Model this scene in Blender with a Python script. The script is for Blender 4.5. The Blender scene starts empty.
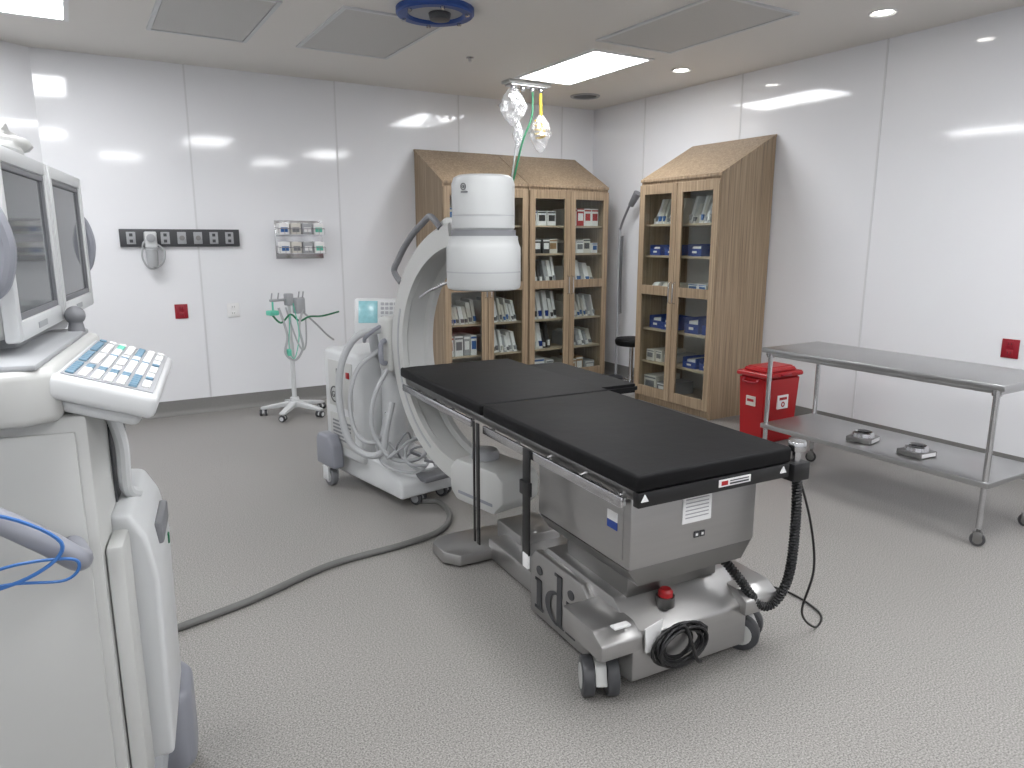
import bpy, bmesh, math, random
from math import *
from mathutils import Vector, Matrix, noise
random.seed(7)
K=0.897
SC=bpy.context.scene
COL=bpy.context.collection

# ------------------------------------------------------------ materials
def s2l(c):
    return tuple(((v/255)/12.92 if v/255<=0.04045 else ((v/255+0.055)/1.055)**2.4) for v in c)
def mat(name,rgb,rough=0.5,metal=0.0,var=0.04,scale=6.0,bump=0.0,bscale=60.0,coat=0.0,stretch=None,emit=0.0,spec=0.5):
    m=bpy.data.materials.new(name);m.use_nodes=True
    nt=m.node_tree;N=nt.nodes;L=nt.links
    b=N['Principled BSDF'];c=s2l(rgb)
    b.inputs['Roughness'].default_value=rough
    b.inputs['Metallic'].default_value=metal
    b.inputs['Coat Weight'].default_value=coat
    b.inputs['Coat Roughness'].default_value=0.08
    b.inputs['Specular IOR Level'].default_value=spec
    tc=N.new('ShaderNodeTexCoord');mp=N.new('ShaderNodeMapping')
    L.new(tc.outputs['Object'],mp.inputs['Vector'])
    if stretch: mp.inputs['Scale'].default_value=stretch
    nz=N.new('ShaderNodeTexNoise');nz.inputs['Scale'].default_value=scale;nz.inputs['Detail'].default_value=4
    L.new(mp.outputs[0],nz.inputs['Vector'])
    mx=N.new('ShaderNodeMix');mx.data_type='RGBA'
    mx.inputs[6].default_value=tuple(max(0,v*(1-var)) for v in c)+(1,)
    mx.inputs[7].default_value=tuple(min(1,v*(1+var)) for v in c)+(1,)
    L.new(nz.outputs['Fac'],mx.inputs[0]);L.new(mx.outputs[2],b.inputs['Base Color'])
    if bump>0:
        n2=N.new('ShaderNodeTexNoise');n2.inputs['Scale'].default_value=bscale;n2.inputs['Detail'].default_value=3
        L.new(mp.outputs[0],n2.inputs['Vector'])
        bp=N.new('ShaderNodeBump');bp.inputs['Strength'].default_value=bump;bp.inputs['Distance'].default_value=0.02
        L.new(n2.outputs['Fac'],bp.inputs['Height']);L.new(bp.outputs[0],b.inputs['Normal'])
    if emit>0:
        b.inputs['Emission Color'].default_value=c+(1,);b.inputs['Emission Strength'].default_value=emit
    return m
def wood_mat():
    m=bpy.data.materials.new('wood_laminate');m.use_nodes=True
    nt=m.node_tree;N=nt.nodes;L=nt.links;b=N['Principled BSDF']
    tc=N.new('ShaderNodeTexCoord');mp=N.new('ShaderNodeMapping');mp.inputs['Scale'].default_value=(38,38,0.7)
    L.new(tc.outputs['Object'],mp.inputs['Vector'])
    nz=N.new('ShaderNodeTexNoise');nz.inputs['Scale'].default_value=1.7;nz.inputs['Detail'].default_value=6;nz.inputs['Roughness'].default_value=0.65
    nz.inputs['Distortion'].default_value=0.25
    L.new(mp.outputs[0],nz.inputs['Vector'])
    cr=N.new('ShaderNodeValToRGB');e=cr.color_ramp.elements
    e[0].position=0.25;e[0].color=s2l((108,91,73))+(1,)
    e[1].position=0.75;e[1].color=s2l((184,164,138))+(1,)
    k=e.new(0.5);k.color=s2l((151,131,107))+(1,)
    L.new(nz.outputs['Fac'],cr.inputs[0]);L.new(cr.outputs[0],b.inputs['Base Color'])
    b.inputs['Roughness'].default_value=0.42
    return m
def floor_mat():
    m=bpy.data.materials.new('speckled_vinyl');m.use_nodes=True
    nt=m.node_tree;N=nt.nodes;L=nt.links;b=N['Principled BSDF']
    tc=N.new('ShaderNodeTexCoord')
    nz=N.new('ShaderNodeTexNoise');nz.inputs['Scale'].default_value=180;nz.inputs['Detail'].default_value=3;nz.inputs['Roughness'].default_value=0.75
    L.new(tc.outputs['Object'],nz.inputs['Vector'])
    cr=N.new('ShaderNodeValToRGB');e=cr.color_ramp.elements
    e[0].position=0.36;e[0].color=s2l((90,88,86))+(1,)
    e[1].position=0.62;e[1].color=s2l((170,167,163))+(1,)
    L.new(nz.outputs['Fac'],cr.inputs[0])
    n2=N.new('ShaderNodeTexNoise');n2.inputs['Scale'].default_value=0.9;n2.inputs['Detail'].default_value=3
    L.new(tc.outputs['Object'],n2.inputs['Vector'])
    mx=N.new('ShaderNodeMix');mx.data_type='RGBA';mx.blend_type='MULTIPLY';mx.inputs[0].default_value=0.12
    L.new(cr.outputs[0],mx.inputs[6]);L.new(n2.outputs['Fac'],mx.inputs[7])
    L.new(mx.outputs[2],b.inputs['Base Color'])
    b.inputs['Roughness'].default_value=0.42
    bp=N.new('ShaderNodeBump');bp.inputs['Strength'].default_value=0.03;bp.inputs['Distance'].default_value=0.002
    L.new(nz.outputs['Fac'],bp.inputs['Height']);L.new(bp.outputs[0],b.inputs['Normal'])
    return m
def glass_mat(name='clear_glass',tint=(0.95,0.97,0.96),base=0.04,k=0.5,white=0.0):
    m=bpy.data.materials.new(name);m.use_nodes=True
    nt=m.node_tree;N=nt.nodes;L=nt.links;N.clear()
    o=N.new('ShaderNodeOutputMaterial');t=N.new('ShaderNodeBsdfTransparent');g=N.new('ShaderNodeBsdfGlossy');x=N.new('ShaderNodeMixShader')
    t.inputs[0].default_value=tint+(1,);g.inputs['Roughness'].default_value=0.03
    lw=N.new('ShaderNodeLayerWeight');lw.inputs[0].default_value=0.5
    pw=N.new('ShaderNodeMath');pw.operation='POWER';pw.inputs[1].default_value=4
    ml=N.new('ShaderNodeMath');ml.operation='MULTIPLY_ADD';ml.inputs[1].default_value=k;ml.inputs[2].default_value=base
    L.new(lw.outputs['Facing'],pw.inputs[0]);L.new(pw.outputs[0],ml.inputs[0]);L.new(ml.outputs[0],x.inputs[0])
    src=t
    if white>0:
        d=N.new('ShaderNodeBsdfDiffuse');d.inputs[0].default_value=(.9,.9,.9,1);y=N.new('ShaderNodeMixShader');y.inputs[0].default_value=white
        L.new(t.outputs[0],y.inputs[1]);L.new(d.outputs[0],y.inputs[2]);src=y
    L.new(src.outputs[0],x.inputs[1]);L.new(g.outputs[0],x.inputs[2]);L.new(x.outputs[0],o.inputs[0])
    return m
def wall_mat():
    m=mat('white_wall_panel',(227,228,231),0.07,0,0.008,1.0,spec=0.5)
    nt=m.node_tree;N=nt.nodes;L=nt.links;b=N['Principled BSDF']
    tc=N.new('ShaderNodeTexCoord');n2=N.new('ShaderNodeTexNoise');n2.inputs['Scale'].default_value=1.1;n2.inputs['Detail'].default_value=1
    L.new(tc.outputs['Object'],n2.inputs['Vector'])
    bp=N.new('ShaderNodeBump');bp.inputs['Strength'].default_value=0.16;bp.inputs['Distance'].default_value=0.03
    L.new(n2.outputs['Fac'],bp.inputs['Height']);L.new(bp.outputs[0],b.inputs['Normal'])
    return m
WALL=wall_mat();FLOOR=floor_mat();WOOD=wood_mat();GLASS=glass_mat()
CEIL=mat('ceiling_paint',(220,217,212),0.6,0,0.015,2.0)
COVE=mat('grey_cove',(122,121,119),0.5,0,0.08,60)
CWHITE=mat('device_white',(198,200,201),0.35,0,0.015,3)
CWHITE2=mat('device_warm_white',(180,181,179),0.4,0,0.02,3)
DRUM=mat('drum_grey_white',(176,178,178),0.36,0,0.015,3)
LGREY=mat('light_grey_plastic',(158,160,163),0.45)
MGREY=mat('mid_grey_plastic',(116,117,121),0.45)
PGREY=mat('lilac_grey_plastic',(132,134,142),0.4)
DGREY=mat('dark_grey',(60,61,64),0.45)
BLACK=mat('black_plastic',(16,16,18),0.4)
VINYL=mat('black_vinyl',(9,9,11),0.6,0,0.1,8,0.10,9,spec=0.2)
RUBBER=mat('rubber_grey',(70,70,72),0.7)
STEEL=mat('brushed_steel',(182,182,182),0.30,1.0,0.06,3,0.03,4,stretch=(1,1,30))
STEEL2=mat('polished_steel',(200,200,202),0.2,1.0,0.05,4)
STEELD=mat('dark_steel',(136,135,134),0.38,1.0,0.08,4)
PAINTST=mat('satin_steel_cover',(170,169,168),0.33,0.88,0.05,3,0.02,5,stretch=(1,1,18))
SCREEN=mat('screen_reflection_grey',(82,86,89),0.06,0,0.15,2,spec=0.9)  # dark glass lightened to grey, room reflections put into its base colour
TEAL=mat('lit_screen',(120,165,172),0.2,0,0.3,40,emit=0.3)
RED=mat('red_plastic',(164,20,26),0.35,0,0.05)
DRED=mat('outlet_red',(142,18,36),0.4)
BLUE=mat('blue_plastic',(28,62,140),0.4)
NAVY=mat('ring_blue',(34,70,138),0.4)
LBLUE=mat('blue_cable',(44,96,158),0.45)
GREEN=mat('green_hose',(24,104,70),0.45)
YELLOW=mat('yellow_hose',(228,190,30),0.45)
TURQ=mat('turquoise_plastic',(96,190,165),0.4)
PAPER=mat('white_paper',(228,228,228),0.6)
CREAM=mat('cream_pack',(205,202,194),0.6)
BROWN=mat('cardboard',(150,118,84),0.7)
SHELFM=mat('shelf_board',(176,160,138),0.55)
HOSE=mat('grey_hose',(100,100,98),0.55)
LHOSE=mat('pale_hose',(168,170,172),0.4)
KEYB=mat('key_blue',(98,130,150),0.45)
LIGHTM=mat('light_diffuser',(252,253,255),0.5,0,0.0,1,emit=21.0)
DOWN=mat('downlight_glow',(255,252,245),0.5,0,0.0,1,emit=25.0)
FILM=glass_mat('clear_film',(0.95,0.96,0.97),0.10,0.5,0.28)
PERF=mat('perforated_panel',(190,189,186),0.55,0,0.10,140)

# ------------------------------------------------------------ mesh builder
def spl(pts,n=8,closed=False):
    P=[Vector(p) for p in pts]
    if len(P)<3: return P
    out=[];c=len(P);rng=range(c) if closed else range(c-1)
    for i in rng:
        if closed: p0,p1,p2,p3=P[i-1],P[i],P[(i+1)%c],P[(i+2)%c]
        else: p0,p1,p2,p3=P[max(i-1,0)],P[i],P[i+1],P[min(i+2,c-1)]
        for k in range(n):
            t=k/n
            out.append(0.5*((2*p1)+(p2-p0)*t+(2*p0-5*p1+4*p2-p3)*t*t+(3*p1-p0-3*p2+p3)*t**3))
    if not closed: out.append(P[-1])
    return out
class B:
    def __init__(s): s.bm=bmesh.new()
    def merge(s,t,m=0,M=None):
        if M is not None: bmesh.ops.transform(t,matrix=M,verts=t.verts)
        bmesh.ops.recalc_face_normals(t,faces=t.faces)
        for f in t.faces: f.material_index=m if m>=0 else f.material_index
        me=bpy.data.meshes.new('tmp');t.to_mesh(me);t.free();s.bm.from_mesh(me);bpy.data.meshes.remove(me)
        return s
    def box(s,x0,x1,y0,y1,z0,z1,bev=0,m=0,seg=2,M=None):
        t=bmesh.new();bmesh.ops.create_cube(t,size=1)
        for v in t.verts:
            v.co=Vector(((x0+x1)/2+v.co.x*(x1-x0),(y0+y1)/2+v.co.y*(y1-y0),(z0+z1)/2+v.co.z*(z1-z0)))
        if bev>0:
            bev=min(bev,0.49*min(abs(x1-x0),abs(y1-y0),abs(z1-z0)))
            bmesh.ops.bevel(t,geom=t.edges[:],offset=bev,segments=seg,affect='EDGES',profile=0.5)
        return s.merge(t,m,M)
    def prism(s,pts,ax,a,b,bev=0,m=0,seg=2,M=None):
        t=bmesh.new()
        def co(p,w): return {'x':(w,p[0],p[1]),'y':(p[0],w,p[1]),'z':(p[0],p[1],w)}[ax]
        A=[t.verts.new(co(p,a)) for p in pts];C=[t.verts.new(co(p,b)) for p in pts]
        t.faces.new(A);t.faces.new(C[::-1]);n=len(pts)
        for i in range(n): t.faces.new([A[i],A[(i+1)%n],C[(i+1)%n],C[i]])
        bmesh.ops.recalc_face_normals(t,faces=t.faces)
        if bev>0: bmesh.ops.bevel(t,geom=t.edges[:],offset=bev,segments=seg,affect='EDGES',profile=0.5)
        return s.merge(t,m,M)
    def cyl(s,p0,p1,r0,r1=None,m=0,seg=20,bev=0,M=None):
        r1=r0 if r1 is None else r1
        p0=Vector(p0);p1=Vector(p1);d=p1-p0;L=d.length
        t=bmesh.new();bmesh.ops.create_cone(t,cap_ends=True,segments=seg,radius1=r0,radius2=r1,depth=L)
        if bev>0:
            es=[e for e in t.edges if abs(e.verts[0].co.z-e.verts[1].co.z)<1e-6]
            bmesh.ops.bevel(t,geom=es,offset=bev,segments=2,affect='EDGES',profile=0.5)
        R=Vector((0,0,1)).rotation_difference(d.normalized()).to_matrix().to_4x4()
        bmesh.ops.transform(t,matrix=Matrix.Translation((p0+p1)/2)@R,verts=t.verts)
        return s.merge(t,m,M)
    def lathe(s,prof,c=(0,0,0),m=0,seg=40,M=None,ms=None):
        t=bmesh.new();rings=[]
        for r,z in prof:
            if r<1e-5: rings.append([t.verts.new((c[0],c[1],c[2]+z))])
            else: rings.append([t.verts.new((c[0]+r*cos(2*pi*i/seg),c[1]+r*sin(2*pi*i/seg),c[2]+z)) for i in range(seg)])
        for k in range(len(rings)-1):
            a,b=rings[k],rings[k+1]
            for i in range(seg):
                j=(i+1)%seg
                if len(a)==1 and len(b)==1: continue
                if len(a)==1: f=t.faces.new([a[0],b[i],b[j]])
                elif len(b)==1: f=t.faces.new([a[i],a[j],b[0]])
                else: f=t.faces.new([a[i],a[j],b[j],b[i]])
                f.material_index=ms[k] if ms else m
        return s.merge(t,-1 if ms else m,M)
    def tube(s,pts,r,m=0,seg=10,n=8,closed=False,raw=False,M=None):
        P=[Vector(p) for p in pts] if raw else spl(pts,n,closed)
        t=bmesh.new();rings=[];up=None;c=len(P)
        for i,p in enumerate(P):
            if closed: d=(P[(i+1)%c]-P[i-1]).normalized()
            else: d=(P[min(i+1,c-1)]-P[max(i-1,0)]).normalized()
            if up is None:
                up=Vector((0,0,1)) if abs(d.z)<0.9 else Vector((1,0,0))
            u=(up-d*up.dot(d))
            if u.length<1e-4: u=Vector((1,0,0)) if abs(d.x)<.9 else Vector((0,1,0)); u=u-d*u.dot(d)
            u.normalize();w=d.cross(u);up=u
            rr=r(i/(c-1)) if callable(r) else r
            rings.append([t.verts.new(p+u*rr*cos(2*pi*k/seg)+w*rr*sin(2*pi*k/seg)) for k in range(seg)])
        R=range(c) if closed else range(c-1)
        for i in R:
            a,b=rings[i],rings[(i+1)%c]
            for k in range(seg): t.faces.new([a[k],a[(k+1)%seg],b[(k+1)%seg],b[k]])
        if not closed: t.faces.new(rings[0][::-1]);t.faces.new(rings[-1])
        return s.merge(t,m,M)
    def sph(s,c,r,m=0,sc=(1,1,1),M=None):
        t=bmesh.new();bmesh.ops.create_uvsphere(t,u_segments=24,v_segments=14,radius=r)
        for v in t.verts: v.co=Vector((c[0]+v.co.x*sc[0],c[1]+v.co.y*sc[1],c[2]+v.co.z*sc[2]))
        return s.merge(t,m,M)
    def arc(s,yc,zc,a0,a1,sect,n=60,m=0,x0=0):
        t=bmesh.new();rings=[]
        for i in range(n+1):
            a=radians(a0+(a1-a0)*i/n)
            rings.append([t.verts.new((x0+x,yc+r*cos(a),zc+r*sin(a))) for r,x in sect])
        q=len(sect)
        for i in range(n):
            for k in range(q): t.faces.new([rings[i][k],rings[i][(k+1)%q],rings[i+1][(k+1)%q],rings[i+1][k]])
        t.faces.new(rings[0]);t.faces.new(rings[-1][::-1])
        return s.merge(t,m)
    def obj(s,name,mats,parent=None,label=None,cat=None,loc=None,rot=None,scale=None,kind=None,group=None,angle=32):
        me=bpy.data.meshes.new(name);s.bm.to_mesh(me);s.bm.free()
        for mt in (mats if isinstance(mats,(list,tuple)) else [mats]): me.materials.append(mt)
        for pgn in me.polygons: pgn.use_smooth=True
        me.set_sharp_from_angle(angle=radians(angle))
        o=bpy.data.objects.new(name,me);COL.objects.link(o)
        return deco(o,parent,label,cat,loc,rot,scale,kind,group)
def deco(o,parent=None,label=None,cat=None,loc=None,rot=None,scale=None,kind=None,group=None):
    if parent: o.parent=parent
    if label: o['label']=label
    if cat: o['category']=cat
    if kind: o['kind']=kind
    if group: o['group']=group
    if loc is not None: o.location=loc
    if rot is not None: o.rotation_euler=rot
    if scale: o.scale=(scale,)*3
    return o
def thing(name,label,cat,loc=(0,0,0),rz=0.0,scale=None,group=None):
    e=bpy.data.objects.new(name,None);e.empty_display_size=0.1;COL.objects.link(e)
    return deco(e,None,label,cat,loc,(0,0,rz),scale,None,group)
def dup(o,parent=None,loc=None,rot=None):
    c=o.copy();COL.objects.link(c)
    if parent: c.parent=parent
    if loc is not None: c.location=loc
    if rot is not None: c.rotation_euler=rot
    return c
def lettering(txt,size,M,mt,parent,name='lettering'):
    cu=bpy.data.curves.new('t','FONT');cu.body=txt;cu.size=size;cu.extrude=0.0015
    to=bpy.data.objects.new('t',cu);COL.objects.link(to)
    dg=bpy.context.evaluated_depsgraph_get();me=bpy.data.meshes.new_from_object(to.evaluated_get(dg))
    bpy.data.objects.remove(to);me.transform(M);me.materials.clear();me.materials.append(mt)
    o=bpy.data.objects.new(name,me);COL.objects.link(o);o.parent=parent;return o
def struct(b,name,mt): return b.obj(name,mt,kind='structure')

# ------------------------------------------------------------ camera
cd=bpy.data.cameras.new('camera');cam=bpy.data.objects.new('camera',cd);COL.objects.link(cam)
cam.location=(0,0,1.48);cam.rotation_euler=(radians(90)-atan(146/720),0,radians(-31))
cd.sensor_width=36;cd.lens=720/1024*36;cd.clip_start=0.05
SC.camera=cam
SC.view_settings.view_transform='Standard'

# ------------------------------------------------------------ room
XL,XR,YF,YB,ZC=-3.2,4.98,-2.6,6.57,2.83
YD=4.43
struct(B().prism([(XL,YF),(XR,YF),(XR,YB),(-0.12,YB),(XL,YD)],'z',-0.1,0),'floor',FLOOR)
struct(B().prism([(XL,YF),(XR,YF),(XR,YB),(-0.12,YB),(XL,YD)],'z',ZC,ZC+0.1),'ceiling',CEIL)
struct(B().box(-0.12,XR+.1,YB,YB+.1,0,ZC),'wall_back',WALL)
struct(B().box(XR,XR+.1,YF,YB,0,ZC),'wall_right',WALL)
struct(B().box(XL-.1,XL,YF,YD,0,ZC),'wall_left',WALL)
struct(B().box(XL,XR,YF-.1,YF,0,ZC),'wall_front',WALL)
struct(B().prism([(-0.12,YB),(XL,YD),(XL-.06,YD+.08),(-0.18,YB+.1)],'z',0,ZC),'wall_corner',WALL)
def cove(name,p0,p1,n):
    p0=Vector(p0);p1=Vector(p1);n=Vector(n)
    b=B();t=bmesh.new();sec=[(0,0),(0.035,0),(0.022,0.006),(0.010,0.02),(0.006,0.045),(0.006,0.13),(0,0.13)]
    A=[t.verts.new((p0.x+n.x*a,p0.y+n.y*a,z)) for a,z in sec];C=[t.verts.new((p1.x+n.x*a,p1.y+n.y*a,z)) for a,z in sec]
    t.faces.new(A);t.faces.new(C[::-1])
    for i in range(len(sec)):
        j=(i+1)%len(sec);t.faces.new([A[i],A[j],C[j],C[i]])
    b.merge(t);struct(b,name,COVE)
cove('baseboard_back',(-0.12,YB),(XR,YB),(0,-1))
cove('baseboard_right',(XR,YF),(XR,YB),(-1,0))
cove('baseboard_left',(XL,YF),(XL,YD),(1,0))
cove('baseboard_corner',(XL,YD),(-0.12,YB),(0.57,-0.82))
SEAM=mat('panel_seam',(208,209,211),0.4)
k=1
for x in (0.904,2.123,3.343,4.563):
    struct(B().box(x-.007,x+.007,YB-.004,YB,0.13,ZC),'trim_%d'%k,SEAM);k+=1
for y in (5.74,4.52,3.24,2.02,0.80,-0.42):
    struct(B().box(XR-.004,XR,y-.007,y+.007,0.13,ZC),'trim_%d'%k,SEAM);k+=1

# ------------------------------------------------------------ ceiling fixtures
def panel_light(x0,x1,y0,y1):
    t=thing('ceiling_light','white framed rectangular ceiling light panel, lit','ceiling light',((x0+x1)/2,(y0+y1)/2,ZC))
    w=(x1-x0)/2;h=(y1-y0)/2
    b=B()
    for a in ((-w-.03,-w,-h-.03,h+.03),(w,w+.03,-h-.03,h+.03),(-w,w,-h-.03,-h),(-w,w,h,h+.03)): b.box(a[0],a[1],a[2],a[3],-.012,0)
    b.obj('frame',PAPER,t)
    B().box(-w,w,-h,h,-.006,-.001).obj('diffuser',LIGHTM,t)
for r in [(3.43,3.95,4.53,5.58),(-.50,.10,4.62,5.62),(3.43,3.95,0.6,1.65),(1.5,2.1,1.1,2.15),(-.50,.10,0.9,1.95),(-2.3,-1.7,1.9,2.95),(0.6,1.2,-1.6,-.55),(3.0,3.6,-1.6,-.55),(-1.9,-1.3,-1.6,-.55)]: panel_light(*r)
def vent(x0,x1,y0,y1):
    t=thing('air_diffuser','rectangular perforated metal ceiling air diffuser','air vent',((x0+x1)/2,(y0+y1)/2,ZC))
    w=(x1-x0)/2;h=(y1-y0)/2;b=B()
    for a in ((-w-.025,-w,-h-.025,h+.025),(w,w+.025,-h-.025,h+.025),(-w,w,-h-.025,-h),(-w,w,h,h+.025)): b.box(a[0],a[1],a[2],a[3],-.012,0)
    b.obj('frame',CWHITE,t)
    B().box(-w+.004,w-.004,-h+.004,h-.004,-.008,0).obj('perforated_plate',PERF,t)
vent(1.55,2.19,4.5,5.52);vent(3.29,3.93,3.2,4.28);vent(.59,1.17,4.6,5.58)
for (x,y) in ((4.39,2.91),(4.43,4.68)):
    t=thing('downlight','small round recessed ceiling downlight, lit','ceiling light',(x,y,ZC))
    B().lathe([(0.055,-.001),(0.075,-.010),(0.082,-.004),(0.082,0),(0.055,0)]).obj('trim_ring',PAPER,t)
    B().lathe([(0,-.003),(0.055,-.003)]).obj('lamp',DOWN,t)
t=thing('ceiling_speaker','round dark ceiling speaker grille','speaker',(4.42,5.98,ZC))
B().lathe([(0.11,-.001),(0.12,-.012),(0.14,-.01),(0.145,0),(0.11,0)]).obj('rim',LGREY,t)
B().lathe([(0,-.006),(0.11,-.006),(0.11,0)]).obj('grille',DGREY,t)
t=thing('sprinkler_head','small chrome ceiling sprinkler head','sprinkler',(2.75,5.2,ZC))
B().lathe([(0,-.03),(0.012,-.03),(0.012,-.008),(0.03,-.006),(0.03,0)],seg=20).obj('sprinkler_body',STEEL2,t)
t=thing('ceiling_mount_ring','blue ring ceiling mount with bolted hub plate','ceiling mount',(2.02,4.26,ZC))
B().lathe([(0.165,-.0),(0.165,-.03),(0.175,-.04),(0.225,-.04),(0.235,-.03),(0.235,0)],seg=56).obj('blue_ring',NAVY,t)
B().lathe([(0,-.02),(0.165,-.02)],seg=56).obj('hub_plate',LGREY,t)
for i in range(6):
    a=i*pi/3+.3
    B().cyl((.20*cos(a),.20*sin(a),-.055),(.20*cos(a),.20*sin(a),-.04),0.014,seg=6).obj('bolt',STEEL2,t)
B().cyl((0.03,0,-.06),(0.03,0,-.02),0.06,0.07,bev=.005).obj('hub',DGREY,t)

# gas hose drop
t=thing('gas_hose_drop','ceiling gas outlet plate with hanging medical hoses wrapped in clear plastic','gas outlet',(3.58,5.74,ZC))
B().box(-.20,.24,-.07,.07,-.03,0,.006).box(-.17,.21,-.055,.055,-.045,-.03,.004,m=1).obj('outlet_plate',[CWHITE2,STEEL2],t)
for x in (-.12,-.02,.08,.17):
    B().cyl((x,0,-.08),(x,0,-.04),.018,.022,bev=.003).obj('hose_connector',STEEL2,t)
B().tube([(-.12,0,-.06),(-.1,-.02,-.2),(-.06,0,-.36),(-.09,0,-.55),(-.13,0,-.8),(-.16,0,-.92)],.008).obj('white_hose',LHOSE,t)
B().tube([(.08,0,-.06),(.085,0,-.16),(.06,-.02,-.3),(-.03,-.02,-.5),(-.1,-.03,-.72),(-.15,-.03,-.9)],.009).obj('green_hose',GREEN,t)
B().tube([(.17,0,-.07),(.17,0,-.15),(.17,-.01,-.3)],.012).obj('yellow_hose',YELLOW,t)
hel=[(.165+.045*cos(a*.6),.045*sin(a*.6),-.3-.0035*a) for a in range(0,46)]
B().tube(hel,.010,raw=True,seg=8).obj('yellow_coil',YELLOW,t)
def film_bag(name,c,rx,ry,h,seed):
    b=B();tt=bmesh.new();bmesh.ops.create_uvsphere(tt,u_segments=22,v_segments=18,radius=1)
    rn=random.Random(seed)
    for v in tt.verts:
        z=v.co.z;f=1-0.6*max(0,z)**2-.35*max(0,-z)
        j=1+rn.uniform(-.22,.22)
        v.co=Vector((c[0]+v.co.x*rx*f*j,c[1]+v.co.y*ry*f*j,c[2]+z*h*.5))
    b.merge(tt);return b.obj(name,FILM,t,angle=12)
film_bag('plastic_wrap',(-.12,0,-.21),.12,.09,.34,1)
film_bag('plastic_wrap',(-.07,0,-.44),.045,.04,.24,5)
film_bag('plastic_wrap',(.17,0,-.42),.095,.085,.34,2)

# ------------------------------------------------------------ back wall equipment
t=thing('medical_outlet_rail','dark grey wall rail with light outlet plates','wall rail',(0.78,YB,1.48))
B().box(-.45,.45,-.03,0,-.07,.07,.004).obj('rail_panel',DGREY,t)
for i in range(7):
    if i==1: continue
    x=-.37+i*.123
    b=B().box(x-.033,x+.033,-.037,-.03,-.048,.048,.003)
    if i in (3,4): b.cyl((x,-.055,.0),(x,-.035,.0),.02,m=1,seg=16)
    else:
        b.box(x-.012,x+.012,-.039,-.037,.012,.036,m=2);b.box(x-.012,x+.012,-.039,-.037,-.036,-.012,m=2)
    b.obj('outlet',[LGREY,STEELD,DGREY],t)
t=thing('suction_regulator','white wall suction regulator with clear cup and looped tube','medical device',(0.545,YB-.0305,1.38))
B().box(-.045,.045,-.07,0,.02,.15,.012).obj('regulator_body',CWHITE,t)
B().box(-.03,.03,-.03,.0302,-.06,.022,.003).obj('wall_bracket',LGREY,t)
B().cyl((0,-.085,.10),(0,-.07,.10),.032,bev=.004).obj('dial',LGREY,t)
B().lathe([(0,-.13),(.035,-.13),(.042,-.1),(.045,.0),(.05,.005),(.05,.02),(0,.02)],c=(.0,-.045,0)).obj('cup',LHOSE,t)
B().tube([(.03,-.05,.06),(.09,-.06,0),(.07,-.06,-.1),(-.02,-.06,-.14),(-.07,-.06,-.06),(-.06,-.06,.05),(-.03,-.06,.09)],.007).obj('tube',LHOSE,t)
def outlet(name,label,m,loc,rz):
    t=thing(name,label,'electrical outlet',loc,rz)
    B().box(-.05,.05,-.008,0,-.06,.06,.003).obj('cover_plate',m,t)
    for z in (-.028,.028):
        so=B().box(-.02,.02,-.012,-.008,z-.02,z+.02,.004).obj('socket',m,t)
        for x in (-.008,.008): B().box(x-.0015,x+.0015,-.013,-.0118,z-.004,z+.01).obj('socket_slot',BLACK,so)
outlet('wall_outlet','red hospital power outlet on the white wall',DRED,(.73,YB,.88),0)
outlet('wall_outlet','white power outlet on the white wall',PAPER,(1.14,YB,.87),0)
outlet('wall_outlet','red hospital power outlet above the steel table',DRED,(XR,2.22,.80),radians(-90))
t=thing('wall_rack','chrome wall rack with two tiers holding small boxes','wall rack',(1.74,YB,1.46))
b=B().box(-.21,.21,-.008,0,-.16,.17,.003)
for z in (-.11,.05):
    b.box(-.20,.20,-.11,-.008,z-.006,z,m=0)
    b.tube([(-.20,-.01,z+.06),(-.20,-.11,z+.05),(.20,-.11,z+.05),(.20,-.01,z+.06)],.004,raw=True,seg=6)
    for i in range(9): b.cyl((-.2+i*.05,-.11,z),(-.2+i*.05,-.11,z+.05),.0025,seg=6)
b.obj('rack_frame',STEEL2,t)
cols=[PAPER,CREAM,LGREY,PAPER]
base={}
for z in (-.11,.05):
    for i in range(4):
        loc=(1.74-.15+i*.1,YB-.058,1.46+z+.0005)
        if i not in base:
            base[i]=B().box(-.043,.043,-.045,.045,0,.095,.003).box(-.03,.03,-.047,-.045,.02,.06,m=1).box(-.02,.02,-.012,.012,.095,.099,m=2).obj('tissue_box',[cols[i],[LBLUE,MGREY,PAPER,TURQ][i],PAPER],None,'small dispensing box held in the chrome wall rack','supply box',loc,group='boxes in the wall rack')
        else: dup(base[i],loc=loc)

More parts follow.
